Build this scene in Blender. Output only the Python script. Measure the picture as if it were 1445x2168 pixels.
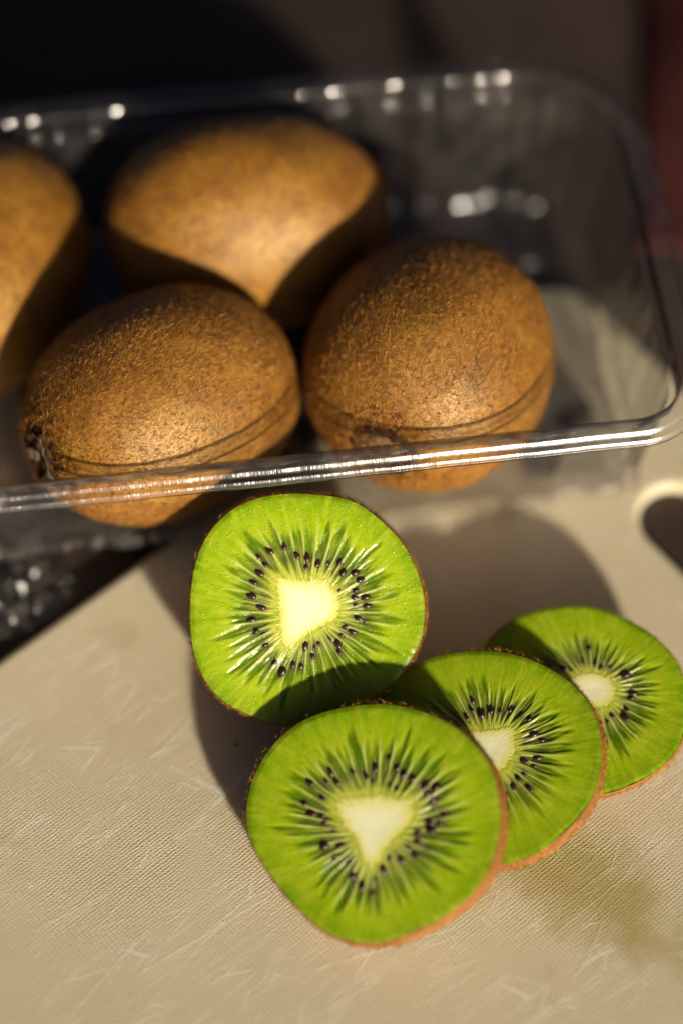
import bpy, math, random
import numpy as np
from mathutils import Vector, Matrix

for o in list(bpy.data.objects):
    bpy.data.objects.remove(o)
SC = bpy.context.scene
COL = SC.collection
CM = 0.01                                   # everything below is written in centimetres
RNG = np.random.default_rng(7)
random.seed(7)
R = math.radians

# ------------------------------------------------------------------ camera
PITCH, DIST = 60.0, 52.0
cam_d = bpy.data.cameras.new('camera')
cam = bpy.data.objects.new('camera', cam_d)
COL.objects.link(cam)
cam.location = (0, -DIST*math.cos(R(PITCH))*CM, DIST*math.sin(R(PITCH))*CM)
cam.rotation_euler = (R(90-PITCH), 0, 0)
cam_d.lens = 50
cam_d.sensor_fit = 'VERTICAL'
cam_d.sensor_height = 23.5
cam_d.sensor_width = 15.66
cam_d.clip_start = 0.02
cam_d.clip_end = 50
cam_d.dof.use_dof = True
cam_d.dof.focus_distance = 0.4765
cam_d.dof.aperture_fstop = 1.45
cam_d.dof.aperture_blades = 0
SC.camera = cam

# ------------------------------------------------------------------ light
SUN_EL, SUN_AZ = 20.0, 25.0                 # the sun stands behind the viewer, a little to the right
w = bpy.data.worlds.new('World')
SC.world = w
w.use_nodes = True
wn = w.node_tree
sky = wn.nodes.new('ShaderNodeTexSky')
sky.sky_type = 'NISHITA'
sky.sun_disc = False
sky.sun_elevation = R(SUN_EL)
sky.sun_rotation = R(180-SUN_AZ)
sky.dust_density = 1.5
sky.air_density = 0.15
sky.ozone_density = 0.0
wn.links.new(sky.outputs[0], wn.nodes['Background'].inputs[0])
wn.nodes['Background'].inputs[1].default_value = 0.05
sun_d = bpy.data.lights.new('sun', 'SUN')
sun_d.energy = 5.0
sun_d.angle = R(2.8)
sun_d.color = (1.0, 0.87, 0.68)
sun = bpy.data.objects.new('sun', sun_d)
COL.objects.link(sun)
to_sun = Vector((math.sin(R(SUN_AZ))*math.cos(R(SUN_EL)), -math.cos(R(SUN_AZ))*math.cos(R(SUN_EL)), math.sin(R(SUN_EL))))
sun.rotation_euler = to_sun.to_track_quat('Z', 'Y').to_euler()
sun.location = to_sun*3

SC.render.engine = 'CYCLES'
SC.view_settings.view_transform = 'Standard'
SC.view_settings.look = 'None'
SC.view_settings.exposure = 0.42
SC.view_settings.gamma = 1.0
cy = SC.cycles
cy.use_denoising = True
cy.max_bounces = 14
cy.transparent_max_bounces = 40
cy.diffuse_bounces = 4
cy.glossy_bounces = 6
cy.transmission_bounces = 6
cy.caustics_reflective = True
cy.caustics_refractive = False
cy.blur_glossy = 0.3
cy.sample_clamp_direct = 0.0
cy.sample_clamp_indirect = 6.0

# ------------------------------------------------------------------ helpers
def mesh_obj(name, verts, faces, mat=None, parent=None, smooth=True, attrs=None):
    me = bpy.data.meshes.new(name)
    v = np.asarray(verts, dtype=np.float64)*CM
    me.from_pydata(v.tolist(), [], faces if isinstance(faces, list) else faces.tolist())
    if smooth:
        me.polygons.foreach_set('use_smooth', np.ones(len(me.polygons), dtype=bool))
    if attrs:
        for k, a in attrs.items():
            at = me.attributes.new(k, 'FLOAT', 'POINT')
            at.data.foreach_set('value', np.asarray(a, dtype=np.float32))
    if mat:
        me.materials.append(mat)
    me.update()
    o = bpy.data.objects.new(name, me)
    COL.objects.link(o)
    if parent:
        o.parent = parent
    return o

def thing(name, label, cat, mtx, group=None):
    o = bpy.data.objects.new(name, None)
    COL.objects.link(o)
    o.empty_display_size = 0.01
    o.matrix_world = mtx
    o['label'] = label
    o['category'] = cat
    if group:
        o['group'] = group
    return o

def frame(loc, ex, ey, n):
    m = Matrix(((ex[0], ey[0], n[0], loc[0]*CM), (ex[1], ey[1], n[1], loc[1]*CM), (ex[2], ey[2], n[2], loc[2]*CM), (0, 0, 0, 1)))
    return m

def sstep(x, a, b):
    t_ = np.clip((x-a)/(b-a), 0, 1)
    return t_*t_*(3-2*t_)

def grid_faces(nr, na, start=0, flip=False):
    """quads between nr rings of na verts (closed round the ring)"""
    i = np.arange(nr-1)[:, None]*na
    j = np.arange(na)[None, :]
    k = (j+1) % na
    a, b, c, d = i+j, i+k, i+na+k, i+na+j
    q = np.stack([a, b, c, d] if not flip else [a, d, c, b], -1).reshape(-1, 4)+start
    return q.tolist()

class Mat:
    def __init__(s, name):
        s.m = bpy.data.materials.new(name)
        s.m.use_nodes = True
        s.t = s.m.node_tree
        s.b = s.t.nodes['Principled BSDF']
        s.out = s.t.nodes['Material Output']
        s._co = None
    def n(s, typ, **kw):
        nd = s.t.nodes.new(typ)
        for k, v in kw.items():
            setattr(nd, k, v)
        return nd
    def l(s, a, b):
        s.t.links.new(a, b)
    def co(s):
        """object coordinates in centimetres"""
        if s._co is None:
            tc = s.n('ShaderNodeTexCoord')
            mp = s.n('ShaderNodeMapping')
            mp.inputs['Scale'].default_value = (100, 100, 100)
            s.l(tc.outputs['Object'], mp.inputs[0])
            s._co = mp.outputs[0]
        return s._co
    def noise(s, scale, detail=3, rough=.55, co=None, dist=0.0):
        nd = s.n('ShaderNodeTexNoise')
        nd.inputs['Scale'].default_value = scale
        nd.inputs['Detail'].default_value = detail
        nd.inputs['Roughness'].default_value = rough
        nd.inputs['Distortion'].default_value = dist
        s.l(co or s.co(), nd.inputs['Vector'])
        return nd.outputs['Fac']
    def voro(s, scale, feature='F1', co=None, rand=1.0):
        nd = s.n('ShaderNodeTexVoronoi', feature=feature)
        nd.inputs['Scale'].default_value = scale
        nd.inputs['Randomness'].default_value = rand
        s.l(co or s.co(), nd.inputs['Vector'])
        return nd.outputs['Distance']
    def attr(s, name):
        nd = s.n('ShaderNodeAttribute')
        nd.attribute_name = name
        return nd.outputs['Fac']
    def math(s, op, a, b=None, c=None, clamp=False):
        nd = s.n('ShaderNodeMath', operation=op, use_clamp=clamp)
        for i, x in enumerate((a, b, c)):
            if x is None:
                continue
            if isinstance(x, (int, float)):
                nd.inputs[i].default_value = x
            else:
                s.l(x, nd.inputs[i])
        return nd.outputs[0]
    def remap(s, x, a, b, c=0.0, d=1.0):
        nd = s.n('ShaderNodeMapRange')
        nd.interpolation_type = 'SMOOTHSTEP'
        s.l(x, nd.inputs[0])
        for i, v in enumerate((a, b, c, d)):
            nd.inputs[i+1].default_value = v
        return nd.outputs[0]
    def ramp(s, x, stops):
        nd = s.n('ShaderNodeValToRGB')
        cr = nd.color_ramp
        while len(cr.elements) < len(stops):
            cr.elements.new(0.5)
        for e, (p, c) in zip(cr.elements, stops):
            e.position = p
            e.color = (*c, 1)
        s.l(x, nd.inputs[0])
        return nd.outputs[0]
    def mix(s, f, a, b, blend='MIX'):
        nd = s.n('ShaderNodeMix', data_type='RGBA', blend_type=blend)
        for sock, x in ((nd.inputs['Factor'], f), (nd.inputs[6], a), (nd.inputs[7], b)):
            if isinstance(x, (int, float)):
                sock.default_value = x
            elif isinstance(x, tuple):
                sock.default_value = (*x, 1)
            else:
                s.l(x, sock)
        return nd.outputs[2]
    def bump(s, h, strength, dist, normal=None):
        nd = s.n('ShaderNodeBump')
        nd.inputs['Strength'].default_value = strength
        nd.inputs['Distance'].default_value = dist*CM
        s.l(h, nd.inputs['Height'])
        if normal:
            s.l(normal, nd.inputs['Normal'])
        return nd.outputs[0]
    def set(s, **kw):
        names = dict(base='Base Color', rough='Roughness', spec='Specular IOR Level', normal='Normal',
                     sss='Subsurface Weight', sssr='Subsurface Radius', ssss='Subsurface Scale', coat='Coat Weight',
                     coatr='Coat Roughness', sheen='Sheen Weight', trans='Transmission Weight', ior='IOR', coatn='Coat Normal', sheenr='Sheen Roughness', sheent='Sheen Tint', spect='Specular Tint')
        for k, v in kw.items():
            sock = s.b.inputs[names[k]]
            if isinstance(v, (int, float)):
                sock.default_value = v
            elif isinstance(v, tuple):
                sock.default_value = v if len(v) == len(sock.default_value) else (*v, 1)
            else:
                s.l(v, sock)
        return s

# ------------------------------------------------------------------ materials
def m_table():
    m = Mat('dark_table')
    n1 = m.noise(0.25, 4)
    n2 = m.noise(1.6, 5, .6)
    c = m.ramp(n1, [(.3, (.032, .0225, .0175)), (.7, (.052, .037, .029))])
    c = m.mix(m.remap(n2, .5, .8, 0, .5), c, (.066, .048, .038))
    b = m.bump(m.noise(3.0, 4), .25, .05)
    b = m.bump(m.noise(22, 3), .12, .01, b)
    return m.set(base=c, rough=.45, spec=.3, normal=b).m

def m_board():
    m = Mat('white_board_plastic')
    co = m.co()
    # pebbled emboss: rows of fine pips along the board's own edges, a little wavy
    wob = m.n('ShaderNodeTexNoise')
    wob.inputs['Scale'].default_value = 5.0
    wob.inputs['Detail'].default_value = 2.0
    m.l(co, wob.inputs['Vector'])
    add = m.n('ShaderNodeVectorMath', operation='MULTIPLY_ADD')
    m.l(wob.outputs['Color'], add.inputs[0])
    add.inputs[1].default_value = (.07, .07, 0)
    m.l(co, add.inputs[2])
    sep = m.n('ShaderNodeSeparateXYZ')
    m.l(add.outputs[0], sep.inputs[0])
    sx = m.math('SINE', m.math('MULTIPLY', sep.outputs[0], 2*math.pi/.095))
    sy = m.math('SINE', m.math('MULTIPLY', sep.outputs[1], 2*math.pi/.075))
    pip = m.math('ADD', m.math('ADD', m.math('MULTIPLY', sx, .42), m.math('MULTIPLY', sy, .62)), m.math('MULTIPLY', m.math('MULTIPLY', sx, sy), .5))
    grain = m.noise(26, 3, .6)
    wear = m.remap(m.noise(.55, 3, .6), .35, .62)
    hgt = m.math('ADD', m.math('MULTIPLY', pip, m.math('MULTIPLY_ADD', wear, .7, .3)), m.math('MULTIPLY', grain, 2.0))
    # knife scratches: thin cell borders of stretched noise cells
    def scratch(rot, sc, th):
        mp = m.n('ShaderNodeMapping')
        mp.inputs['Rotation'].default_value = (0, 0, R(rot))
        mp.inputs['Scale'].default_value = sc
        m.l(add.outputs[0], mp.inputs[0])
        v = m.voro(1.0, 'DISTANCE_TO_EDGE', mp.outputs[0])
        return m.remap(v, 0, th, 1, 0)
    s1 = scratch(25, (.14, 1.1, 1), .012)
    s2 = scratch(-50, (.12, .8, 1), .009)
    s3 = scratch(80, (.1, .9, 1), .008)
    s4 = scratch(8, (.22, 2.3, 1), .016)
    s5 = scratch(-33, (.2, 1.9, 1), .014)
    sc = m.math('MAXIMUM', m.math('MAXIMUM', m.math('MAXIMUM', s1, s2), s3), m.math('MAXIMUM', s4, s5))
    patch = m.remap(m.noise(.8, 3, .6), .40, .62)
    sc = m.math('MULTIPLY', sc, patch)
    b = m.bump(hgt, .55, .014)
    b = m.bump(sc, .5, .012, b)
    n1 = m.noise(.18, 3)
    c = m.ramp(n1, [(.3, (.60, .53, .36)), (.7, (.665, .595, .425))])
    c = m.mix(m.math('MULTIPLY', sc, .5), c, (.85, .82, .74))
    # juice stains near the front right corner of the picture
    mp = m.n('ShaderNodeMapping')
    mp.vector_type = 'TEXTURE'
    m.l(co, mp.inputs[0])
    mp.inputs['Location'].default_value = STAIN
    mp.inputs['Scale'].default_value = (3.2, 1.3, 1)
    mp.inputs['Rotation'].default_value = (0, 0, R(78))
    ln = m.n('ShaderNodeVectorMath', operation='LENGTH')
    m.l(mp.outputs[0], ln.inputs[0])
    edge = m.math('ADD', ln.outputs['Value'], m.math('MULTIPLY_ADD', m.noise(1.1, 4, .6), 1.5, -.75))
    st = m.remap(edge, .25, 1.35, .8, 0)
    c = m.mix(st, c, (.40, .33, .11))
    st2 = m.remap(m.noise(.42, 3, .6), .6, .72, 0, .35)
    c = m.mix(st2, c, (.45, .39, .22))
    r = m.math('ADD', m.math('MULTIPLY', wear, .1), .28)
    return m.set(base=c, rough=r, spec=.42, normal=b, sss=.55, sssr=(1, .72, .45), ssss=.0042).m

def m_tray(rough=.09, fine=.05, name='clear_plastic', rim=False):
    m = Mat(name)
    m.t.nodes.remove(m.b)
    geo = m.n('ShaderNodeNewGeometry')
    ior = m.math('MULTIPLY_ADD', geo.outputs['Backfacing'], 1/1.58-1.58, 1.58)
    fr = m.n('ShaderNodeFresnel')
    m.l(ior, fr.inputs['IOR'])
    b = m.bump(m.noise(2.2, 2), .12, .05)
    along = None
    if rim:                                             # drawn film: fine ripples run across the lip
        mp = m.n('ShaderNodeMapping')
        mp.inputs['Scale'].default_value = (1, .06, .06)
        m.l(m.co(), mp.inputs[0])
        along = mp.outputs[0]
    b = m.bump(m.noise(34 if rim else 14, 2, co=along), fine, .01, b)
    if rim:                                             # the lip towards the viewer is scuffed, the far one still glossy
        sp = m.n('ShaderNodeSeparateXYZ')
        m.l(m.co(), sp.inputs[0])
        worn = m.remap(sp.outputs[1], -4.4, -1.0, 1, 0)
        bn = b.node
        m.l(m.math('MULTIPLY_ADD', worn, .42, .04), bn.inputs['Strength'])
        rsock = m.math('MULTIPLY_ADD', worn, .11, .09)
    gl = m.n('ShaderNodeBsdfGlossy', distribution='GGX')
    gl.inputs['Roughness'].default_value = rough
    if rim:
        m.l(rsock, gl.inputs['Roughness'])
    m.l(b, gl.inputs['Normal'])
    m.l(b, fr.inputs['Normal'])
    tr = m.n('ShaderNodeBsdfTransparent')
    lw = m.n('ShaderNodeLayerWeight')
    lw.inputs['Blend'].default_value = .5
    # light that meets the film at a slant is bent aside: the edges and bends go dark
    if rim:
        st_ = [(0, (.980, .981, .982)), (.3, (.965, .966, .968)), (.5, (.88, .88, .885)), (.62, (.55, .55, .555)), (.72, (.32, .32, .33)), (1, (.08, .08, .09))]
    else:
        st_ = [(0, (.982, .982, .983)), (.5, (.975, .975, .976)), (.72, (.93, .93, .935)), (.88, (.72, .72, .73)), (1, (.25, .25, .26))]
    m.l(m.ramp(lw.outputs['Facing'], st_), tr.inputs['Color'])
    mx = m.n('ShaderNodeMixShader')
    m.l(fr.outputs[0], mx.inputs[0])
    m.l(tr.outputs[0], mx.inputs[1])
    m.l(gl.outputs[0], mx.inputs[2])
    # a breath of dust and fine scratches that scatters a little light
    df = m.n('ShaderNodeBsdfDiffuse')
    df.inputs['Color'].default_value = (.6, .58, .56, 1)
    dust = m.remap(m.noise(1.3, 5, .65), .4, .8, .006, .03)
    spk = m.remap(m.noise(30, 2), .68, .76, 0, .12)
    mx2 = m.n('ShaderNodeMixShader')
    m.l(m.math('ADD', dust, spk), mx2.inputs[0])
    m.l(mx.outputs[0], mx2.inputs[1])
    m.l(df.outputs[0], mx2.inputs[2])
    m.l(mx2.outputs[0], m.out.inputs[0])
    return m.m

def m_skin(name='kiwi_skin'):
    m = Mat(name)
    n1 = m.noise(.9, 4, .6)
    n2 = m.noise(4, 5, .65)
    c = m.ramp(n1, [(.28, (.15, .058, .007)), (.5, (.28, .121, .013)), (.72, (.34, .186, .026))])
    c = m.mix(m.remap(n2, .45, .7, 0, .5), c, (.12, .050, .009))
    c = m.mix(m.remap(m.noise(.55, 3, .6), .55, .75, 0, .28), c, (.17, .125, .018))
    por = m.remap(m.voro(16), .0, .25, .5, 0)
    c = m.mix(por, c, (.06, .028, .008))
    b = m.bump(m.noise(5, 4, .6), .4, .04)
    b = m.bump(m.noise(22, 3, .65), .7, .018, b)
    return m.set(base=c, rough=.47, spec=.85, ior=1.6, normal=b, spect=(1.0, .82, .50)).m

def m_fuzz():
    m = Mat('kiwi_fuzz')
    n1 = m.noise(9, 2, .5)
    c = m.ramp(n1, [(.36, (.10, .034, .006)), (.48, (.26, .102, .013)), (.64, (.48, .225, .036))])
    return m.set(base=c, rough=.55, spec=.4).m

def m_stem():
    m = Mat('dry_stem_end')
    c = m.ramp(m.noise(9, 4), [(.3, (.05, .022, .01)), (.6, (.20, .10, .035)), (.8, (.30, .19, .09))])
    return m.set(base=c, rough=.7, normal=m.bump(m.noise(20, 4), .8, .04)).m

def m_dark(name, col, rough=.8):
    m = Mat(name)
    c = m.mix(m.remap(m.noise(12, 4), .35, .7), col, tuple(x*1.8 for x in col))
    return m.set(base=c, rough=rough, spec=.12, normal=m.bump(m.noise(18, 4), .6, .03)).m

def m_flesh(wet=.75, name='kiwi_flesh'):
    m = Mat(name)
    t, pet, ray, aura, pale, streak = (m.attr(k) for k in ('t', 'petal', 'ray', 'aura', 'pale', 'streak'))
    mott = m.noise(7, 4, .6)
    base = m.ramp(t, [(0, (.60, .58, .075)), (.08, (.50, .48, .045)), (.22, (.27, .29, .018)), (.45, (.23, .33, .004)),
                      (.62, (.32, .42, .002)), (.80, (.26, .38, .002)), (.93, (.18, .29, .002)), (1, (.09, .18, .002))])
    base = m.mix(m.remap(mott, .35, .68, 0, .6), base, (.17, .32, .002))
    base = m.mix(m.remap(m.noise(2.0, 4, .6), .42, .68, 0, .55), base, (.36, .43, .018))
    base = m.mix(m.remap(m.noise(24, 2, .6), .5, .7, 0, .35), base, (.40, .47, .03))
    base = m.mix(m.math('MULTIPLY', m.remap(streak, .45, .95), .5), base, (.42, .50, .03))
    base = m.mix(m.math('MULTIPLY', m.remap(streak, .5, .05), .5), base, (.13, .27, .002))
    base = m.mix(m.math('MULTIPLY', pale, .45), base, (.40, .48, .05))
    base = m.mix(m.math('MULTIPLY', pet, .78), base, (.022, .085, .001))
    base = m.mix(m.math('MULTIPLY', aura, .70), base, (.050, .040, .022))
    base = m.mix(m.math('MULTIPLY', ray, .52), base, (.60, .62, .32))
    h1 = m.noise(13, 4, .65)
    h2 = m.remap(m.voro(12), .02, .38, 1, 0)            # tiny beads of juice, more in some patches than in others
    h2 = m.math('MULTIPLY', h2, m.math('MULTIPLY', m.remap(m.noise(8, 1), .46, .56), m.remap(m.noise(1.6, 3, .6), .36, .6, .2, 1)))
    b = m.bump(streak, .3, .03)
    b = m.bump(h1, .35, .018, b)
    b = m.bump(h2, wet, .024, b)
    rg = m.remap(m.noise(10, 2), .4, .65, .13 if wet > .5 else .2, .36)
    return m.set(base=base, rough=rg, spec=.32, normal=b, sss=.35, sssr=(.9, 1.0, .12), ssss=.0022).m

def m_core():
    m = Mat('kiwi_core')
    t = m.attr('t')
    c = m.ramp(m.math('ADD', t, m.math('MULTIPLY_ADD', m.noise(5, 5, .7), .6, -.30)),
               [(0, (.76, .77, .52)), (.55, (.74, .75, .46)), (.80, (.70, .69, .29)), (1, (.60, .58, .085))])
    c = m.mix(m.remap(m.noise(16, 4, .65), .45, .75, 0, .4), c, (.66, .64, .30))
    b = m.bump(m.noise(22, 4), .6, .02)
    return m.set(base=c, rough=.42, spec=.32, normal=b, sss=.35, sssr=(1, .8, .4), ssss=.0025).m

def m_seed():
    m = Mat('kiwi_seed')
    c = m.ramp(m.noise(12, 2), [(.3, (.018, .006, .006)), (.7, (.050, .017, .014))])
    return m.set(base=c, rough=.3, spec=.5).m

def m_cutskin():
    m = Mat('kiwi_cut_skin')
    c = m.ramp(m.noise(3, 4, .6), [(.3, (.23, .080, .014)), (.7, (.36, .150, .028))])
    c = m.mix(m.remap(m.noise(20, 3), .5, .7, 0, .6), c, (.13, .045, .011))
    return m.set(base=c, rough=.5, normal=m.bump(m.noise(18, 4), .5, .02), sss=.25, sssr=(1, .5, .15), ssss=.002).m

def m_cloth():
    m = Mat('dark_red_cloth')
    c = m.ramp(m.noise(.6, 4), [(.3, (.044, .013, .012)), (.7, (.070, .020, .018))])
    return m.set(base=c, rough=.95, spec=.1, normal=m.bump(m.noise(10, 3), .4, .05)).m

# ------------------------------------------------------------------ where the board lies
BA = np.array([math.cos(R(39.5)), math.sin(R(39.5))])        # along its far left edge
BB = np.array([math.cos(R(-50.5)), math.sin(R(-50.5))])      # along its far right edge
BP = np.array([5.55, 7.15])                                   # its far corner
def board_local(x, y):
    d = np.array([x, y])-BP
    return (d@BA, d@BB)
STAIN = (*board_local(5.2, -9.2), 0)

TABLE, BOARD, TRAY, RIM = m_table(), m_board(), m_tray(), m_tray(.27, .4, 'clear_plastic_rim', True)
SKIN, FUZZ, STEM = m_skin(), m_fuzz(), m_stem()
HOLLOW = m_dark('stem_hollow', (.034, .016, .007))
SEPAL = m_dark('dried_sepal', (.12, .085, .055))
FLESH, FLESH_DRY, CORE, SEED, CUTSKIN = m_flesh(.8, 'wet_kiwi_flesh'), m_flesh(.12), m_core(), m_seed(), m_cutskin()
BOARD_T = 0.45

# ------------------------------------------------------------------ table
def build_table():
    n = 24
    xs = np.linspace(-90, 90, n)
    v = [(x, y, -BOARD_T) for y in xs+20 for x in xs]
    f = [(j*n+i, j*n+i+1, (j+1)*n+i+1, (j+1)*n+i) for j in range(n-1) for i in range(n-1)]
    o = mesh_obj('table_top', v, f, TABLE)
    o['kind'] = 'structure'
build_table()

# ------------------------------------------------------------------ cutting board with its grip slot
def build_board():
    cu = bpy.data.curves.new('cutting_board', 'CURVE')
    cu.dimensions = '2D'
    cu.fill_mode = 'BOTH'
    def spl(pts):
        s = cu.splines.new('POLY')
        s.points.add(len(pts)-1)
        for p, q in zip(s.points, pts):
            p.co = (q[0]*CM, q[1]*CM, 0, 1)
        s.use_cyclic_u = True
    LA, LB, r, ins = 34, 44, 1.1, .18
    def rr(x0, x1, y0, y1, r, k=10):
        out = []
        for cx, cy_, a0 in ((x1-r, y1-r, 0), (x0+r, y1-r, 90), (x0+r, y0+r, 180), (x1-r, y0+r, 270)):
            for i in range(k+1):
                a = R(a0+90*i/k)
                out.append((cx+r*math.cos(a), cy_+r*math.sin(a)))
        return out
    spl(rr(-LA+ins, -ins, ins, LB-ins, r))
    spl(rr(-3.65-ins, -1.9+ins, 6.3-ins, 15.5+ins, .87+ins, 14)[::-1])
    cu.extrude = (BOARD_T/2-.18)*CM
    cu.bevel_depth = .18*CM
    cu.bevel_resolution = 4
    tmp = bpy.data.objects.new('tmp', cu)
    COL.objects.link(tmp)
    me = bpy.data.meshes.new_from_object(tmp.evaluated_get(bpy.context.evaluated_depsgraph_get()))
    bpy.data.objects.remove(tmp)
    me.name = 'cutting_board'
    me.materials.clear()
    me.materials.append(BOARD)
    o = bpy.data.objects.new('cutting_board', me)
    COL.objects.link(o)
    # local x runs along the far left edge, local y along the far right edge (mirrored frame kept right-handed by turning it over)
    o.matrix_world = Matrix(((BA[0], BB[0], 0, BP[0]*CM), (BA[1], BB[1], 0, BP[1]*CM), (0, 0, -1, -BOARD_T/2*CM), (0, 0, 0, 1)))
    o['label'] = 'cream white plastic cutting board with pebbled surface and grip slot under the sliced kiwi'
    o['category'] = 'cutting board'
build_board()

# ------------------------------------------------------------------ clear punnet
def rrect(x0, x1, y0, y1, rad, n):
    """n points evenly spaced round a rectangle with a radius per corner, with outward normals"""
    pts, nor = [], []
    for (cx, cy_, sx, sy, a0), r in zip(((x1, y0, -1, 1, -90), (x1, y1, -1, -1, 0), (x0, y1, 1, -1, 90), (x0, y0, 1, 1, 180)), rad):
        for i in range(41):
            a = R(a0+90*i/40)
            pts.append((cx+sx*r+r*math.cos(a), cy_+sy*r+r*math.sin(a)))
            nor.append((math.cos(a), math.sin(a)))
    pts, nor = np.array(pts+pts[:1]), np.array(nor+nor[:1])
    L = np.concatenate([[0], np.cumsum(np.linalg.norm(np.diff(pts, axis=0), axis=1))])
    s = np.linspace(0, L[-1], n, endpoint=False)
    P = np.stack([np.interp(s, L, pts[:, k]) for k in (0, 1)], 1)
    N = np.stack([np.interp(s, L, nor[:, k]) for k in (0, 1)], 1)
    return P, N/np.linalg.norm(N, axis=1)[:, None], L[-1]

TRAY_H = 4.5
def build_tray():
    yaw, tilt = 7.0, 1.2
    X0, X1, Y0, Y1 = -11.2, 7.75, -1.06, 9.22          # the inside of the rim, in the punnet's own axes
    hx, hy = (X1-X0)/2, (Y1-Y0)/2
    ca, sa = math.cos(R(yaw)), math.sin(R(yaw))
    cx, cy_ = (X0+X1)/2, (Y0+Y1)/2
    loc = (ca*cx-sa*cy_, sa*cx+ca*cy_, 0)
    m = Matrix.Translation(Vector(loc)*CM) @ Matrix.Rotation(R(yaw), 4, 'Z')
    t = thing('plastic_tray', 'clear plastic fruit tray with a rolled rim holding whole brown kiwis', 'tray', m)
    n = 900
    P, N, per = rrect(-hx, hx, -hy, hy, (1.25, 2.7, 2.2, 1.9), n)
    s = np.arange(n)/n*per
    # the long sides are not dead straight: the far one swings a little in and out
    far = sstep(P[:, 1], hy-1.5, hy-.2)
    ux = P[:, 0]+cx
    P[:, 1] += far*.035*np.sin(2*math.pi*(ux+6.4)/6.8)*sstep(ux, -11, -9)*sstep(-ux, -6.5, -4.5)
    tg = np.roll(P, -1, 0)-np.roll(P, 1, 0)
    N = np.stack([tg[:, 1], -tg[:, 0]], 1)
    N /= np.linalg.norm(N, axis=1)[:, None]
    # small crimps pressed into the far rim and the foot of the far wall (where along the wall, in cm)
    RIMC = [-6.97, -6.68, -6.4, -6.11, -5.82, -5.53, -5.25, -4.96, -4.67, -4.38, 0.08, 0.3, 0.54, 0.78, 1.02, 2.25, 2.37, 3.77, 4.45, 4.64, 4.91, 5.05, 5.27]
    FOOTC = [2.67, 2.88, 3.14, 3.45, 3.65, 4.27, 4.48, 4.63, 4.78]
    crimp, crimp_foot = np.zeros(n), np.zeros(n)
    isfar = (P[:, 1] > hy-.4)*1.0
    for lst, arr in ((RIMC, crimp), (FOOTC, crimp_foot)):
        for c0 in lst:
            sg = RNG.uniform(.10, .17)
            dd = (ux-c0-.08)/sg
            arr += dd*np.exp(-.5*dd*dd)*(.021*RNG.uniform(.8, 1.25) if c0 > -2 else .034*RNG.uniform(.7, 1.6))*isfar
    rib = np.zeros(n)
    for k in range(int(per/2.35)):                     # shallow upright ribs pressed into the wall
        c0 = (k+.35)*2.35
        d = (s-c0+per/2) % per-per/2
        rib += np.exp(-(d/.22)**2)
    wav = np.convolve(RNG.normal(size=n+60), np.hanning(14), 'same')[30:-30]
    wav2 = np.convolve(RNG.normal(size=n+60), np.hanning(7), 'same')[30:-30]
    wav /= wav.std()
    wav2 /= wav2.std()
    H = TRAY_H
    def arc(cx_, cz, rad, a0, a1, k):
        return [(cx_+rad*math.cos(R(a0+(a1-a0)*i/k)), cz+rad*math.sin(R(a0+(a1-a0)*i/k))) for i in range(k+1)]
    bend = arc(-.95, .48, .44, -90, -8, 14)             # foot of the wall
    base = [(-3.3, .04), (-2.2, .04), (-1.4, .04)]+bend[:4]
    wall = bend[3:]+[(-.51+.42*f-.165*(1-float(sstep(np.array(f), .909, .914))), .42+(H-.62)*f) for f in np.concatenate([np.linspace(.03, .88, 36), np.linspace(.9, .925, 15), [.945, .965]])]
    top = wall[-1]
    cut = len(wall)-17
    wall, shoulder = wall[:cut+1], wall[cut:-1]
    rim = shoulder+[top]+arc(top[0]+.22, H-.22, .22, 176, 96, 12)+[(.21, H-.003), (.25, H-.008), (.268, H-.016), (.276, H-.0255), (.300, H-.054), (.324, H-.0826), (.333, H-.091), (.345, H-.096), (.39, H-.101), (.44, H-.107), (.455, H-.114), (.462, H-.1223), (.480, H-.1437), (.498, H-.165), (.505, H-.178), (.508, H-.20), (.510, H-.25)]
    th = .035
    def strip(name, prof, close_end=False, close_mid=False):
        prof = np.array(prof)
        tan = np.gradient(prof, axis=0)
        tan /= np.linalg.norm(tan, axis=1)[:, None]
        nor = np.stack([tan[:, 1], -tan[:, 0]], 1)     # outward / downward
        rows = []
        for side in (0, 1):
            q = prof+nor*(0 if side == 0 else -th)
            for (o_, z), (z0) in zip(q, prof[:, 1]):
                f = min(max((z0-.06)/.3, 0), 1)*min(max((H-.7-z0)/.5, 0), 1)
                amp = rib*.060*f
                small = (.014*wav+.007*wav2)*(1+1.3*math.exp(-(z0/.6)**2))
                oo = o_+amp+small*(.22 if z0 > H-.4 else 1.3)
                oo = oo+crimp*(z0 > H-.7)*(1 if o_ < .3 else .4)+crimp_foot*1.2*math.exp(-((z0-.3)/.35)**2)
                zz = z+.0022*np.roll(wav, 17)+.001*np.roll(wav2, 5)
                xy = P+N*oo[:, None]
                if o_ < -1.6:                          # the floor closes towards its middle line
                    xy = P+N*o_
                rows.append(np.column_stack([xy, np.broadcast_to(zz, n)]))
        k = len(prof)
        v = np.concatenate(rows)
        f = grid_faces(k, n, 0)+grid_faces(k, n, k*n, True)
        j = np.arange(n)
        jj = (j+1) % n
        if close_end:
            a, b = (k-1)*n, (2*k-1)*n
            f += np.stack([a+j, a+jj, b+jj, b+j], 1).tolist()
        if close_mid:                                  # floor middle as one n-gon each side
            f.append((np.arange(n)[::-1]).tolist())
            f.append((k*n+np.arange(n)).tolist())
        return mesh_obj(name, v, f, RIM if name == 'rim' else TRAY, t)
    strip('base', base, close_mid=True)
    strip('side_wall', wall)
    strip('rim', rim, close_end=True)
    return t
tray = build_tray()

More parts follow.
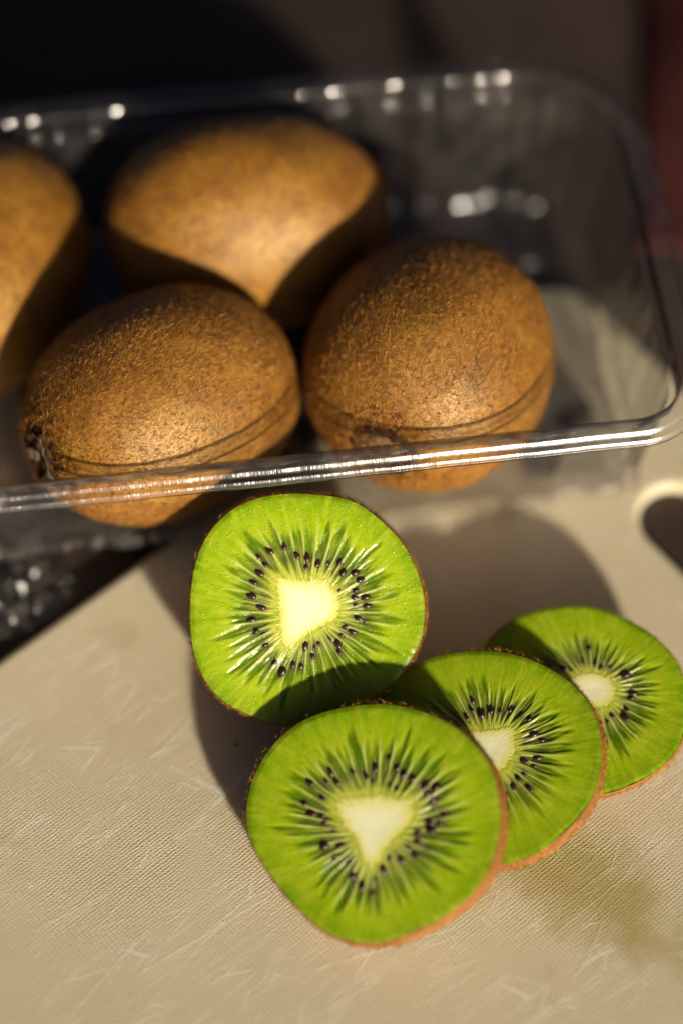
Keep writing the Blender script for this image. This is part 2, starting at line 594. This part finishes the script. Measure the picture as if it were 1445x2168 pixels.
# ------------------------------------------------------------------ fuzz
def hairs(P, Nn, comb, count, lmin, lmax, wid, lift, rng, curl=.42):
    """short curved ribbons rooted at random picks of P (verts with normals)"""
    i = rng.integers(0, len(P), count)
    p, n = P[i], Nn[i]
    rnd = rng.normal(size=(count, 3))
    sw = np.sin(p*1.7+1.0)[:, [1, 2, 0]]*.45             # the nap swirls from place to place
    d = comb+sw+rnd*.5
    d -= n*(d*n).sum(1)[:, None]
    d /= np.linalg.norm(d, axis=1)[:, None]+1e-9
    s = np.cross(n, d)
    L = rng.uniform(lmin, lmax, count)[:, None]
    lf = rng.uniform(*lift, count)[:, None]
    cu = rng.normal(size=(count, 1))*curl
    pts = []
    for f in (0, .33, .67, 1.0):
        q = p+L*(d*(f*np.cos(cu*f*.6))+s*(np.sin(cu*f*f*.9)*f)+n*(lf*(f-.55*f*f)))
        pts.append(q)
    W = wid*rng.uniform(.7, 1.3, (count, 1))
    view = rng.normal(size=(count, 3))*.5+n
    verts = np.empty((count, 8, 3))
    for k in range(4):
        tg = pts[min(k+1, 3)]-pts[max(k-1, 0)]
        sd = np.cross(tg, view)
        sd /= np.linalg.norm(sd, axis=1)[:, None]+1e-9
        wk = W*(1, .9, .7, .25)[k]*.5
        verts[:, 2*k] = pts[k]-sd*wk
        verts[:, 2*k+1] = pts[k]+sd*wk
    b = np.arange(count)[:, None]*8
    f = np.concatenate([b+np.array([[2*k, 2*k+1, 2*k+3, 2*k+2]]) for k in range(3)])
    return verts.reshape(-1, 3), f

def fast_mesh(name, v, quads, mat, parent):
    me = bpy.data.meshes.new(name)
    nv, nf = len(v), len(quads)
    me.vertices.add(nv)
    me.vertices.foreach_set('co', (v*CM).astype(np.float32).ravel())
    me.loops.add(nf*4)
    me.loops.foreach_set('vertex_index', quads.astype(np.int32).ravel())
    me.polygons.add(nf)
    me.polygons.foreach_set('loop_start', (np.arange(nf)*4).astype(np.int32))
    me.polygons.foreach_set('use_smooth', np.ones(nf, dtype=bool))
    me.materials.append(mat)
    me.update(calc_edges=True)
    me.validate()
    o = bpy.data.objects.new(name, me)
    COL.objects.link(o)
    o.parent = parent
    o['kind'] = 'stuff'
    return o

# ------------------------------------------------------------------ whole kiwis
def build_kiwi(label, cen, axis, a, b, roll, nh, seed, sepal=False, squash=1.0):
    rng = np.random.default_rng(seed)
    ax = Vector(axis).normalized()
    up = Vector((0, 0, 1))
    ex = up.cross(ax).normalized()
    ey = ax.cross(ex)
    m = frame(cen, ex, ey, ax) @ Matrix.Rotation(R(roll), 4, 'Z')
    t = thing('kiwi_fruit', label, 'kiwi', m, 'whole kiwis in the clear tray')
    nr, na = 90, 128
    u = np.cos(np.linspace(0, math.pi, nr))            # +1 the stem end, -1 the blossom end
    th = np.linspace(0, 2*math.pi, na, endpoint=False)
    ph = np.linspace(0, math.pi, nr)
    ce, se = np.cos(ph), np.sin(ph)
    e1, e2 = .90, .93                                   # slightly barrel shaped
    zz = a*np.sign(ce)*np.abs(ce)**e1
    rr_ = b*np.abs(se)**e2
    dent = np.exp(-(ph/.20)**2)*.22
    zz = zz-dent
    lump = 1+.010*np.sin(5*th+seed)[None, :]*np.sin(4*ph+seed)[:, None]+.008*np.sin(8*th+2*seed)[None, :]*np.sin(6*ph)[:, None]+.014*np.sin(2*th+1.3)[None, :]+.010*np.sin(3*th+.4)[None, :]*np.cos(ph*1.5)[:, None]
    X = rr_[:, None]*np.cos(th)[None, :]*lump*squash
    Y = rr_[:, None]*np.sin(th)[None, :]*lump/squash
    Z = np.broadcast_to(zz[:, None], X.shape)
    v = np.stack([X, Y, Z], -1).reshape(-1, 3)
    f = grid_faces(nr, na, 0, True)
    mesh_obj('skin', v, f, SKIN, t)
    # normals from the grid
    G = np.stack([X, Y, Z], -1)
    du = np.gradient(G, axis=0)
    dv = (np.roll(G, -1, 1)-np.roll(G, 1, 1))
    Nn = np.cross(dv, du)
    Nn = -Nn if (Nn[nr//2, 0]@G[nr//2, 0]) < 0 else Nn
    Nn /= np.linalg.norm(Nn, axis=2)[..., None]+1e-12
    # area weighted resampling inside the quads
    area = rr_+.15
    ri = rng.choice(nr-1, size=nh*2, p=area[:-1]/area[:-1].sum())
    ci = rng.integers(0, na, nh*2)
    fu, fv = rng.random((nh*2, 1)), rng.random((nh*2, 1))
    c2 = (ci+1) % na
    Pp = (G[ri, ci]*(1-fu)+G[ri+1, ci]*fu)*(1-fv)+(G[ri, c2]*(1-fu)+G[ri+1, c2]*fu)*fv
    Np = Nn[ri, ci]
    ok = np.hypot(Pp[:, 0], Pp[:, 1]) > .74
    hv, hf = hairs(Pp[ok], Np[ok], np.array([.25, .1, -.7]), nh,   .06, .16, .0072, (.15, .8), rng)
    fast_mesh('fuzz', hv, hf, FUZZ, t)
    # denser tufts round the stem hollow
    ok2 = (np.hypot(Pp[:, 0], Pp[:, 1]) < 1.2) & (np.hypot(Pp[:, 0], Pp[:, 1]) > .66) & (Pp[:, 2] > 0)
    hv, hf = hairs(Pp[ok2], Np[ok2], np.array([0, 0, .2]), 1500, .12, .34, .009, (.4, 1.2), rng)
    fast_mesh('stem_tuft', hv, hf, FUZZ, t)
    # stem scar: a raised dark ring round a tan pad
    zt = a-.135
    k = 64
    th2 = np.linspace(0, 2*math.pi, k, endpoint=False)
    prof = [(.86, -.14), (.79, .05), (.70, .115), (.60, .08), (.50, -.03), (.44, -.08)]
    wob = np.convolve(np.tile(rng.normal(size=k), 3), np.hanning(5), 'same')[k:2*k]
    v = np.concatenate([np.stack([(p+.04*np.sin(3*th2+p*3)+.022*wob)*np.cos(th2), (p*.9+.05*np.sin(2*th2+1)+.022*wob)*np.sin(th2), zt+q*(1+.3*np.sin(2*th2+seed))+.03*np.roll(wob, 7)], 1) for p, q in prof])
    mesh_obj('stem_ring', v, grid_faces(len(prof), k), HOLLOW, t)
    prof = [(.46, -.06), (.40, .0), (.26, .03), (.10, .02), (.004, 0.01)]
    v = np.concatenate([np.stack([p*np.cos(th2), p*np.sin(th2), zt+q+.014*np.sin(3*th2+q*50)], 1) for p, q in prof])
    mesh_obj('stem_scar', v, grid_faces(len(prof), k), STEM, t)
    if sepal:                                           # the dried grey sepals still in the hollow
        for q in range(3):
            ang = q*2.2+.9
            k1, k2 = 7, 5
            vv = []
            for i in range(k1):
                for j in range(k2):
                    s_, w_ = i/(k1-1), (j/(k2-1)-.5)
                    wd = .32*math.sin(math.pi*(.15+.85*s_)**.8)+.02
                    x = .12+.52*s_
                    y = w_*wd
                    z = zt+.06+.16*s_+.10*w_*w_-.12*s_*s_+.02*math.sin(9*s_+q)
                    vv.append((x*math.cos(ang)-y*math.sin(ang), x*math.sin(ang)+y*math.cos(ang), z))
            ff = [(i*k2+j, i*k2+j+1, (i+1)*k2+j+1, (i+1)*k2+j) for i in range(k1-1) for j in range(k2-1)]
            sp = mesh_obj('sepal', vv, ff, SEPAL, t)
            md = sp.modifiers.new('thick', 'SOLIDIFY')
            md.thickness = .025*CM
    return t

build_kiwi('brown fuzzy kiwi at the front right of the tray, round scar facing forward', (2.02, 2.34, 2.84), (-.36, -.86, .18), 3.05, 2.78, 0, 64000, 11)
build_kiwi('brown kiwi at the front left of the tray, lying sideways with hollow stem end left', (-4.12, 1.22, 2.84), (-.80, -.55, .20), 3.25, 2.62, 40, 64000, 12, sepal=True)
build_kiwi('largest whole kiwi at the back of the tray with two dark shadows across it', (-2.28, 6.42, 2.80), (.97, .10, -.06), 3.42, 2.60, 0, 30000, 13, squash=.94)
build_kiwi('brown kiwi cut off by the left edge, behind the sideways kiwi', (-8.85, 5.15, 2.70), (.30, .95, .05), 3.25, 2.66, 10, 30000, 14)

# ------------------------------------------------------------------ cut kiwis (outlines in centimetres on each cut face)
CUTS = {
 'half': {"c": [-0.819, -3.902, 2.381], "ex": [1.0, 0.0, -0.0], "ey": [0.0, 0.866, 0.5], "n": [0.0, -0.5, 0.866], "t": 2.3, "out": [[-0.292, 2.595], [0.399, 2.552], [1.09, 2.444], [1.652, 2.033], [2.127, 1.558], [2.429, 1.04], [2.624, 0.435], [2.654, -0.083], [2.602, -0.558], [2.386, -0.99], [2.084, -1.465], [1.652, -1.854], [1.047, -2.2], [0.399, -2.437], [-0.292, -2.524], [-0.897, -2.416], [-1.329, -2.243], [-1.761, -2.027], [-2.149, -1.595], [-2.409, -1.034], [-2.495, -0.429], [-2.504, 0.176], [-2.452, 0.781], [-2.279, 1.429], [-1.933, 1.947], [-1.458, 2.336], [-0.897, 2.53]], "core": [[-0.594, 0.781], [-0.292, 0.738], [-0.033, 0.66], [0.27, 0.738], [0.464, 0.694], [0.702, 0.435], [0.788, 0.176], [0.702, -0.126], [0.399, -0.299], [0.14, -0.45], [-0.076, -0.602], [-0.292, -0.818], [-0.452, -0.731], [-0.508, -0.429], [-0.573, 0.003], [-0.56, 0.392]], "seeds": [[-0.443, 1.429], [-0.378, 1.169], [-0.162, 1.234], [0.062, 1.191], [0.036, 0.997], [0.291, 1.074], [0.507, 1.049], [0.779, 1.083], [0.607, 0.833], [0.853, 0.846], [1.134, 0.858], [1.241, 0.694], [-1.018, 1.204], [-0.866, 1.027], [-1.113, 0.638], [-1.156, 0.336], [-0.875, 0.314], [-0.94, 0.09], [-1.156, -0.191], [-1.07, -0.45], [-0.897, -0.494], [-0.862, -0.744], [-0.659, -1.142], [-0.486, -1.357], [0.788, 0.478], [1.134, 0.457], [1.112, 0.306], [1.349, 0.306], [1.112, 0.141], [1.393, 0.124], [1.177, -0.148], [1.349, -0.234], [0.918, -0.334], [1.069, -0.45], [0.831, -0.524], [0.572, -0.602], [0.745, -0.731], [0.766, -0.904], [0.019, -0.766], [0.205, -0.796], [0.313, -0.71], [0.183, -0.99], [-0.983, 0.846], [-0.076, -1.228], [-0.249, -1.185], [-0.767, 1.342]], "dome": 1},
 's1': {"c": [0.615, -8.553, 1.595], "ex": [0.978, -0.104, 0.179], "ey": [0.051, 0.96, 0.276], "n": [-0.201, -0.261, 0.944], "t": 0.85, "out": [[0.108, 2.557], [0.732, 2.481], [1.312, 2.295], [1.849, 2.022], [2.255, 1.641], [2.574, 1.174], [2.721, 0.664], [2.783, 0.112], [2.716, -0.44], [2.562, -0.951], [2.237, -1.423], [1.782, -1.817], [1.279, -2.128], [0.731, -2.38], [0.304, -2.501], [-0.172, -2.512], [-0.613, -2.412], [-1.063, -2.177], [-1.524, -1.814], [-1.949, -1.361], [-2.286, -0.943], [-2.58, -0.522], [-2.72, -0.093], [-2.725, 0.343], [-2.662, 0.782], [-2.467, 1.27], [-2.134, 1.74], [-1.704, 2.103], [-1.265, 2.31], [-0.602, 2.478]], "core": [[-0.743, 0.484], [-0.502, 0.534], [-0.149, 0.543], [0.156, 0.616], [0.51, 0.561], [0.774, 0.525], [0.936, 0.315], [0.902, 0.1], [0.716, -0.12], [0.464, -0.341], [0.301, -0.602], [0.181, -0.819], [0.034, -0.952], [-0.127, -0.787], [-0.232, -0.448], [-0.374, -0.238], [-0.606, -0.03], [-0.73, 0.225]], "seeds": [[-1.362, 0.815], [-1.008, 0.859], [-0.93, 1.066], [-0.785, 0.852], [-0.441, 1.078], [-0.15, 0.998], [0.041, 1.177], [-0.012, 0.893], [0.339, 1.401], [0.524, 1.21], [0.664, 1.04], [0.366, 0.816], [0.523, 0.756], [0.865, 0.959], [1.154, 0.837], [1.375, 0.778], [1.184, 0.657], [1.347, 0.391], [-1.471, 0.369], [-1.077, 0.497], [-1.325, 0.156], [-1.08, 0.137], [-1.004, -0.021], [-0.818, -0.187], [-0.977, -0.536], [-0.724, -0.721], [-0.625, -0.503], [-0.431, -0.861], [-0.328, -1.155], [-0.122, -1.339], [0.154, -1.181], [0.102, -1.458], [0.32, -1.006], [0.438, -0.725], [0.562, -0.573], [0.701, -0.759], [0.819, -0.479], [0.978, -0.644], [1.022, -0.345], [1.023, -0.174], [1.211, -0.509], [1.303, -0.123], [1.253, 0.046], [1.492, 0.032], [1.594, 0.205], [1.319, 0.54]], "dome": 0},
 's2': {"c": [3.274, -6.729, 1.253], "ex": [0.977, -0.106, 0.184], "ey": [0.069, 0.978, 0.198], "n": [-0.201, -0.181, 0.963], "t": 0.52, "out": [[-2.4, 1.402], [-2.138, 1.641], [-1.739, 1.929], [-1.288, 2.124], [-0.924, 2.2], [-0.376, 2.24], [0.173, 2.215], [0.77, 2.06], [1.23, 1.835], [1.598, 1.61], [1.921, 1.294], [2.154, 0.978], [2.299, 0.617], [2.392, 0.167], [2.391, -0.238], [2.338, -0.642], [2.218, -1.001], [1.969, -1.407], [1.632, -1.77], [1.208, -2.136], [0.778, -2.37], [0.344, -2.495], [-0.142, -2.511], [-0.679, -2.42], [-1.273, -2.174], [-1.836, -1.79], [-2.319, -1.31], [-2.631, -0.729], [-2.762, -0.137], [-2.779, 0.463], [-2.651, 0.977]], "core": [[-0.512, 0.42], [-0.152, 0.45], [0.206, 0.504], [0.43, 0.532], [0.509, 0.26], [0.478, -0.059], [0.289, -0.336], [0.076, -0.567], [-0.284, -0.531], [-0.572, -0.175], [-0.634, 0.142]], "seeds": [[-0.493, 1.111], [-0.491, 0.903], [-0.261, 0.825], [-0.061, 0.911], [0.143, 0.902], [0.353, 0.943], [0.589, 0.787], [0.781, 0.722], [0.907, 0.373], [1.09, 0.264], [0.713, 0.196], [0.995, -0.137], [0.708, -0.212], [0.935, -0.319], [0.72, -0.482], [0.591, -0.598], [0.488, -0.781], [-0.597, 0.739], [0.341, -0.987], [0.845, -0.816], [-0.839, 0.596], [-0.963, 0.364], [-1.132, 0.131]], "dome": 0},
 's3': {"c": [5.341, -5.31, 1.106], "ex": [0.994, -0.054, 0.094], "ey": [0.04, 0.989, 0.145], "n": [-0.101, -0.141, 0.985], "t": 1.05, "out": [[-0.237, 2.096], [0.222, 2.065], [0.678, 1.921], [1.132, 1.681], [1.582, 1.394], [1.938, 1.013], [2.157, 0.681], [2.261, 0.208], [2.298, -0.262], [2.219, -0.915], [1.99, -1.38], [1.542, -1.799], [1.009, -2.081], [0.566, -2.247], [0.278, -2.288], [-0.32, -2.237], [-0.944, -2.017], [-1.484, -1.655], [-1.894, -1.196], [-2.173, -0.637], [-2.319, -0.071], [-2.306, 0.501], [-2.245, 0.983], [-2.067, 1.322], [-1.795, 1.591], [-1.429, 1.837], [-0.879, 2.01]], "core": [[-0.234, 0.376], [0.037, 0.497], [0.309, 0.499], [0.579, 0.383], [0.713, 0.194], [0.689, -0.042], [0.576, -0.232], [0.396, -0.281], [0.126, -0.283], [-0.144, -0.097], [-0.279, 0.138]], "seeds": [[0.151, 1.086], [-0.008, 0.769], [0.287, 0.738], [0.409, 0.643], [0.589, 0.645], [0.94, 0.457], [1.117, 0.033], [1.071, -0.076], [0.957, -0.322], [0.655, -0.489], [0.552, -0.607], [0.372, -0.703], [-0.416, 0.613], [-0.28, 0.566], [0.933, -0.51], [-0.712, 0.706]], "dome": 1},
}

def polar(poly, c, n, sm):
    """radius of a polygon round c at n even angles, smoothed"""
    q = np.array(poly)-c
    th = np.linspace(0, 2*math.pi, n, endpoint=False)
    out = np.zeros(n)
    a, b = q, np.roll(q, -1, 0)
    for i, t_ in enumerate(th):
        d = np.array([math.cos(t_), math.sin(t_)])
        e = b-a
        den = d[0]*e[:, 1]-d[1]*e[:, 0]
        den[np.abs(den) < 1e-12] = 1e-12
        rr_ = (a[:, 0]*e[:, 1]-a[:, 1]*e[:, 0])/den
        uu = (a[:, 0]*d[1]-a[:, 1]*d[0])/den
        ok = (rr_ > 0) & (uu >= -1e-9) & (uu <= 1+1e-9)
        out[i] = rr_[ok].max() if ok.any() else 1.0
    if sm > 0:
        k = np.exp(-.5*(np.minimum(np.arange(n), n-np.arange(n))/sm)**2)
        k /= k.sum()
        out = np.real(np.fft.ifft(np.fft.fft(out)*np.fft.fft(k)))
    return th, out

SEED_MESH = []
def seed_meshes():
    for s_ in (1.0, .92, 1.1):
        k, rings = 8, 5
        vv = [(0, 0, .105*s_)]
        for i in range(1, rings):
            f = i/rings
            z = .105*s_*math.cos(math.pi*f)
            rad = .060*s_*math.sin(math.pi*f)**.9*(1.12 if f > .5 else .92)
            vv += [(rad*math.cos(2*math.pi*j/k), .8*rad*math.sin(2*math.pi*j/k), z) for j in range(k)]
        vv.append((0, 0, -.105*s_))
        ff = [(0, 1+j, 1+(j+1) % k) for j in range(k)]
        for i in range(rings-2):
            ff += [(1+i*k+j, 1+(i+1)*k+j, 1+(i+1)*k+(j+1) % k, 1+i*k+(j+1) % k) for j in range(k)]
        L = 1+(rings-2)*k
        ff += [(L+j, len(vv)-1, L+(j+1) % k) for j in range(k)]
        o = mesh_obj('seed', vv, ff, SEED)
        SEED_MESH.append(o.data)
        bpy.data.objects.remove(o)
seed_meshes()

def build_cut(key, name, label, cat, group, seed, nloc, petal_out):
    rng = np.random.default_rng(seed)
    C_ = CUTS[key]
    ex, ey, nn = (np.array(C_[k]) for k in ('ex', 'ey', 'n'))
    t = thing(name, label, cat, frame(C_['c'], ex, ey, nn), group)
    core = np.array(C_['core'])
    c0 = (core.min(0)+core.max(0))/2
    na = 420
    th, Ro = polar(C_['out'], c0, na, 5)
    _, Rc = polar(C_['core'], c0, na, 4)
    Rc = Rc*(1+.014*np.sin(nloc*2*th+1)+.035*np.convolve(rng.normal(size=na+20), np.hanning(5), 'same')[10:-10])
    cs, sn = np.cos(th), np.sin(th)
    # locules: one dark petal per cell of the angle, each with its own reach
    cell = th/(2*math.pi)*nloc+.22*np.sin(3*th+seed)+.18*np.sin(7*th+seed*2)
    ci = np.floor(cell).astype(int) % nloc
    fr = np.abs(cell-np.floor(cell)-.5)*2               # 0 in the middle of a locule, 1 on the wall
    reach = petal_out*rng.uniform(.80, 1.18, nloc)
    inten = rng.uniform(.65, 1.0, nloc)
    T = np.concatenate([np.linspace(0, .75, 62), np.linspace(.765, 1, 16)])
    TT = T[:, None]
    rag = .05*np.convolve(rng.normal(size=na+20), np.hanning(7), 'same')[10:-10]
    rch = reach[ci]+rag*1.1
    width = .30+.55*sstep(TT, .05, .35)-.45*sstep(TT, rch*.72, rch+.06)
    pet = sstep(width-fr[None, :]+.12, 0, .30)*sstep(TT, .03, .16)*(1-sstep(TT, rch-.10, rch+.08))*inten[ci]
    hf = np.convolve(rng.normal(size=na+20), np.hanning(3), 'same')[10:-10]
    fib = np.clip(.35+.9*np.sin(th*nloc*3.0+2*np.sin(5*th))+.45*hf, 0, 1)
    wallr = sstep(fr, .70, .97)*(.6+.4*rng.random(nloc))[ci]
    ray = np.clip(fib[None, :]*.55*(1-sstep(TT, .12, .42))*sstep(TT, .0, .05)+wallr[None, :]*(.25+.6*sstep(TT, .08, .25))*(1-sstep(TT, .42, petal_out+.10)), 0, 1)
    pale = wallr[None, :]*sstep(TT, .2, .4)*(1-sstep(TT, petal_out+.02, petal_out+.25))
    # radial fibres: noise that runs far along a radius and changes fast across it
    g1 = rng.normal(size=(len(T), na))
    kx = np.hanning(5)
    kt = np.hanning(25)
    g1 = np.apply_along_axis(lambda q: np.convolve(np.concatenate([q[-6:], q, q[:6]]), kx, 'same')[6:-6], 1, g1)
    g1 = np.apply_along_axis(lambda q: np.convolve(np.concatenate([q[30:0:-1], q, q[-2:-32:-1]]), kt, 'same')[30:-30], 0, g1)
    g1 /= g1.std()
    streak = np.clip(.5+.25*g1*(1-.52*sstep(TT, .48, .75)), 0, 1)
    ray = ray*np.clip(.75+.35*g1, .15, 1.2)
    pet = pet*np.clip(.88-.18*g1, .4, 1)
    r = Rc[None, :]+(Ro-Rc)[None, :]*TT
    Xf, Yf = c0[0]+r*cs[None, :], c0[1]+r*sn[None, :]
    sd = np.array(C_['seeds'])
    aura = np.zeros_like(Xf)
    for s_ in sd:
        aura = np.maximum(aura, np.exp(-(((Xf-s_[0])**2+(Yf-s_[1])**2)/.13**2)))
    deep = sd[rng.integers(0, len(sd), 26)]+rng.normal(size=(26, 2))*.14
    for s_ in deep:
        aura = np.maximum(aura, .65*np.exp(-(((Xf-s_[0])**2+(Yf-s_[1])**2)/.09**2)))
    aura = aura*(1-.6*ray)*sstep(TT, .03, .12)
    band = np.exp(-((TT-.30)/.13)**2)
    aura = np.clip(aura+.10*band*(1-wallr[None, :]), 0, 1)
    Zf = -.030*pet+.012*ray-.02*band-.022*sstep(TT, .95, 1.0)+.012*np.sin(th*5+seed)[None, :]*TT
    rr0 = (Ro-.02)[None, :]
    v = np.stack([Xf, Yf, Zf], -1).reshape(-1, 3)
    f = grid_faces(len(T), na, 0, True)
    A = {'t': np.broadcast_to(TT, Xf.shape).ravel(), 'petal': pet.ravel(), 'ray': ray.ravel(), 'aura': aura.ravel(), 'pale': pale.ravel(), 'streak': streak.ravel()}
    thick, dome = C_['t'], C_['dome']
    if not dome:                                        # the slice's underside is cut flesh too
        kb = [0.0, .3, .6, .9, 1.0]
        rb = np.stack([(Ro*.975)*q for q in kb[1:]])
        vb = np.stack([c0[0]+rb*cs, c0[1]+rb*sn, np.full_like(rb, -thick+.004)], -1).reshape(-1, 3)
        st = len(v)
        v = np.concatenate([v, vb])
        f += grid_faces(len(kb)-1, na, st)
        f.append((st+np.arange(na)[::-1]).tolist())
        for k_ in A:
            A[k_] = np.concatenate([A[k_], np.full(len(vb), {'t': .7, 'streak': .5}.get(k_, 0))])
    mesh_obj('flesh', v, f, FLESH if key == 'half' else FLESH_DRY, t, attrs=A)
    # core
    Tc = np.array([1.0, .97, .92, .84, .74, .6, .45, .3, .15, .05])
    rc = Rc[None, :]*Tc[:, None]
    zc = (.006-.012*(1-Tc)**2)[:, None]*np.ones(na)
    zc[0] = Zf[0]
    v = np.stack([c0[0]+rc*cs, c0[1]+rc*sn, zc], -1).reshape(-1, 3)
    f = grid_faces(len(Tc), na)
    f.append((len(v)-na+np.arange(na)).tolist())
    mesh_obj('core', v, f, CORE, t, attrs={'t': np.repeat(Tc, na)})
    # skin
    cm = np.array(C_['out']).mean(0)
    bx = np.stack([c0[0]+Ro*cs, c0[1]+Ro*sn], 1)
    if dome:
        phs = np.linspace(0, math.pi/2, 26)
        prof = [(1.0, -.018)]+[(max(math.cos(p), .004)**.86*(1.006+.05*sstep(np.array(p), 0, .45)), -.05-(thick-.05)*math.sin(p)**1.0) for p in phs]
    else:
        prof = [(1.0, -.018), (1.008, -.06), (1.014, -.12), (1.026, -thick*.5), (1.024, -thick*.9), (1.005, -thick+.02), (.976, -thick+.003)]
    rows = []
    for q, z in prof:
        xy = cm+(bx-cm)*q
        rows.append(np.column_stack([xy, np.full(na, z)+.008*np.sin(9*th+seed)+.006*rag*8]))
    v = np.concatenate(rows)
    f = grid_faces(len(prof), na, 0, True)
    if dome:
        f.append((len(v)-na+np.arange(na)[::-1]).tolist())
    mesh_obj('skin', v, f, SKIN if key == 'half' else CUTSKIN, t)
    # fuzz round the skin
    G = np.stack(rows)
    use = G[1:14] if dome else G[1:5]
    Pp = use.reshape(-1, 3)
    Np = Pp-np.array([cm[0], cm[1], -.25*thick])
    if not dome:
        Np[:, 2] *= .15
    Np /= np.linalg.norm(Np, axis=1)[:, None]
    cnt = 9500 if key == 'half' else 1800 if dome else 2200
    Pp = Pp+rng.normal(size=Pp.shape)*.02*np.array([0, 0, 1])
    hv, hf_ = hairs(Pp, Np, np.array([0, 0, -.3]), cnt, .07, .20, .0085, (.3, 1.1), rng)
    fast_mesh('fuzz', hv, hf_, FUZZ, t)
    # seeds, each one its own part lying along its ray
    for i, s_ in enumerate(sd):
        o = bpy.data.objects.new('seed', SEED_MESH[i % 3])
        COL.objects.link(o)
        d = Vector((s_[0]-c0[0], s_[1]-c0[1], 0)).normalized()
        d = (d+Vector((rng.normal()*.16, rng.normal()*.16, rng.normal()*.12))).normalized()
        side = Vector((0, 0, 1)).cross(d).normalized()
        up = d.cross(side)
        k_ = .72+.50*rng.random()
        mm = Matrix(((side.x, up.x, d.x, s_[0]*CM), (side.y, up.y, d.y, s_[1]*CM), (side.z, up.z, d.z, (-.016-.044*rng.random()**1.5)*CM), (0, 0, 0, 1)))
        o.parent = t
        o.matrix_local = mm @ Matrix.Scale(k_, 4)
    return t

build_cut('half', 'kiwi_half', 'bright green kiwi half with wet cut face, standing between tray and slices', 'kiwi half', None, 3, 38, .62)
build_cut('s1', 'kiwi_slice', 'thick front kiwi slice with triangular core, topmost of the overlapping slices', 'kiwi slice', 'kiwi slices fanned on the board', 5, 40, .58)
build_cut('s2', 'kiwi_slice', 'middle kiwi slice, partly covered by the front slice', 'kiwi slice', 'kiwi slices fanned on the board', 8, 38, .55)
build_cut('s3', 'kiwi_slice', 'rearmost kiwi slice with the smallest core, at the right edge', 'kiwi slice', 'kiwi slices fanned on the board', 12, 36, .50)

# ------------------------------------------------------------------ dark red cloth beyond the tray
def build_cloth():
    n = 60
    v = []
    for j in range(n):
        for i in range(n):
            x, y = i/(n-1), j/(n-1)
            lo = .03+2.6*min(x/.75, 1)**.75*(1+.06*math.sin(7*y+2)+.04*math.sin(5*x+9*y))*float(sstep(np.array(y), -.02, .4))
            v.append((x*9+.35*math.sin(6*y)+.12*math.sin(17*y), (y-.5)*19, float(lo)))
    f = [(j*n+i, j*n+i+1, (j+1)*n+i+1, (j+1)*n+i) for j in range(n-1) for i in range(n-1)]
    o = mesh_obj('folded_cloth', v, f, m_cloth())
    md = o.modifiers.new('thick', 'SOLIDIFY')
    md.thickness = .12*CM
    o.location = (8.05*CM, 17.6*CM, -BOARD_T*CM+.0002)
    o.rotation_euler = (0, 0, R(-3))
    o['label'] = 'dark red cloth out of focus on the table right of the tray'
    o['category'] = 'cloth'
build_cloth()

# ------------------------------------------------------------------ crumpled film at the left edge
def build_film():
    rng = np.random.default_rng(21)
    n = 70
    g = np.linspace(0, 1, n)
    X, Y = np.meshgrid(g, g)
    Z = np.zeros_like(X)
    pts = rng.random((95, 2))                          # crumpled into small flat facets
    hp = rng.uniform(-.5, .5, (95, 2))
    hz = rng.uniform(.1, .55, 95)
    dd = (X[..., None]-pts[:, 0])*3.4*hp[:, 0]*2.6+(Y[..., None]-pts[:, 1])*2.6*(hp[:, 1]*1.4-.35*-1)*1.6+hz
    near = np.hypot((X[..., None]-pts[:, 0])*3.4, (Y[..., None]-pts[:, 1])*2.6)
    kk = near.argmin(-1)
    Z = np.take_along_axis(dd, kk[..., None], -1)[..., 0]
    Z = np.clip(Z, .02, .9)*.7
    v = np.stack([(X-.5)*3.4, (Y-.5)*2.6+.1*np.sin(7*X), Z], -1).reshape(-1, 3)
    f = [(j*n+i, j*n+i+1, (j+1)*n+i+1, (j+1)*n+i) for j in range(n-1) for i in range(n-1)]
    o = mesh_obj('clear_film', v, f, m_tray(.30, .3, 'clear_film'))
    md = o.modifiers.new('thick', 'SOLIDIFY')
    md.thickness = .01*CM
    o.location = (-8.2*CM, -2.05*CM, -(BOARD_T+.1)*CM)
    o.rotation_euler = (0, 0, R(39.5))
    o['label'] = 'crumpled clear plastic film glinting on the dark table at the left edge'
    o['category'] = 'plastic film'
build_film()

# ------------------------------------------------------------------ a dark crumb on the board
def build_crumb():
    rng = np.random.default_rng(4)
    k, rg = 9, 6
    v = []
    for i in range(rg):
        a = math.pi*i/(rg-1)
        for j in range(k):
            t_ = 2*math.pi*j/k
            q = 1+.25*rng.normal()*.6
            v.append((.055*math.sin(a)*math.cos(t_)*q, .030*math.sin(a)*math.sin(t_)*q, .02*math.cos(a)))
    o = mesh_obj('crumb', v, grid_faces(rg, k, 0, True), HOLLOW)
    o.location = (-2.36*CM, -6.05*CM, .016*CM)
    o.rotation_euler = (0, 0, R(65))
    o['label'] = 'tiny dark crumb lying in the shadow on the board, left of the front slice'
    o['category'] = 'crumb'
build_crumb()
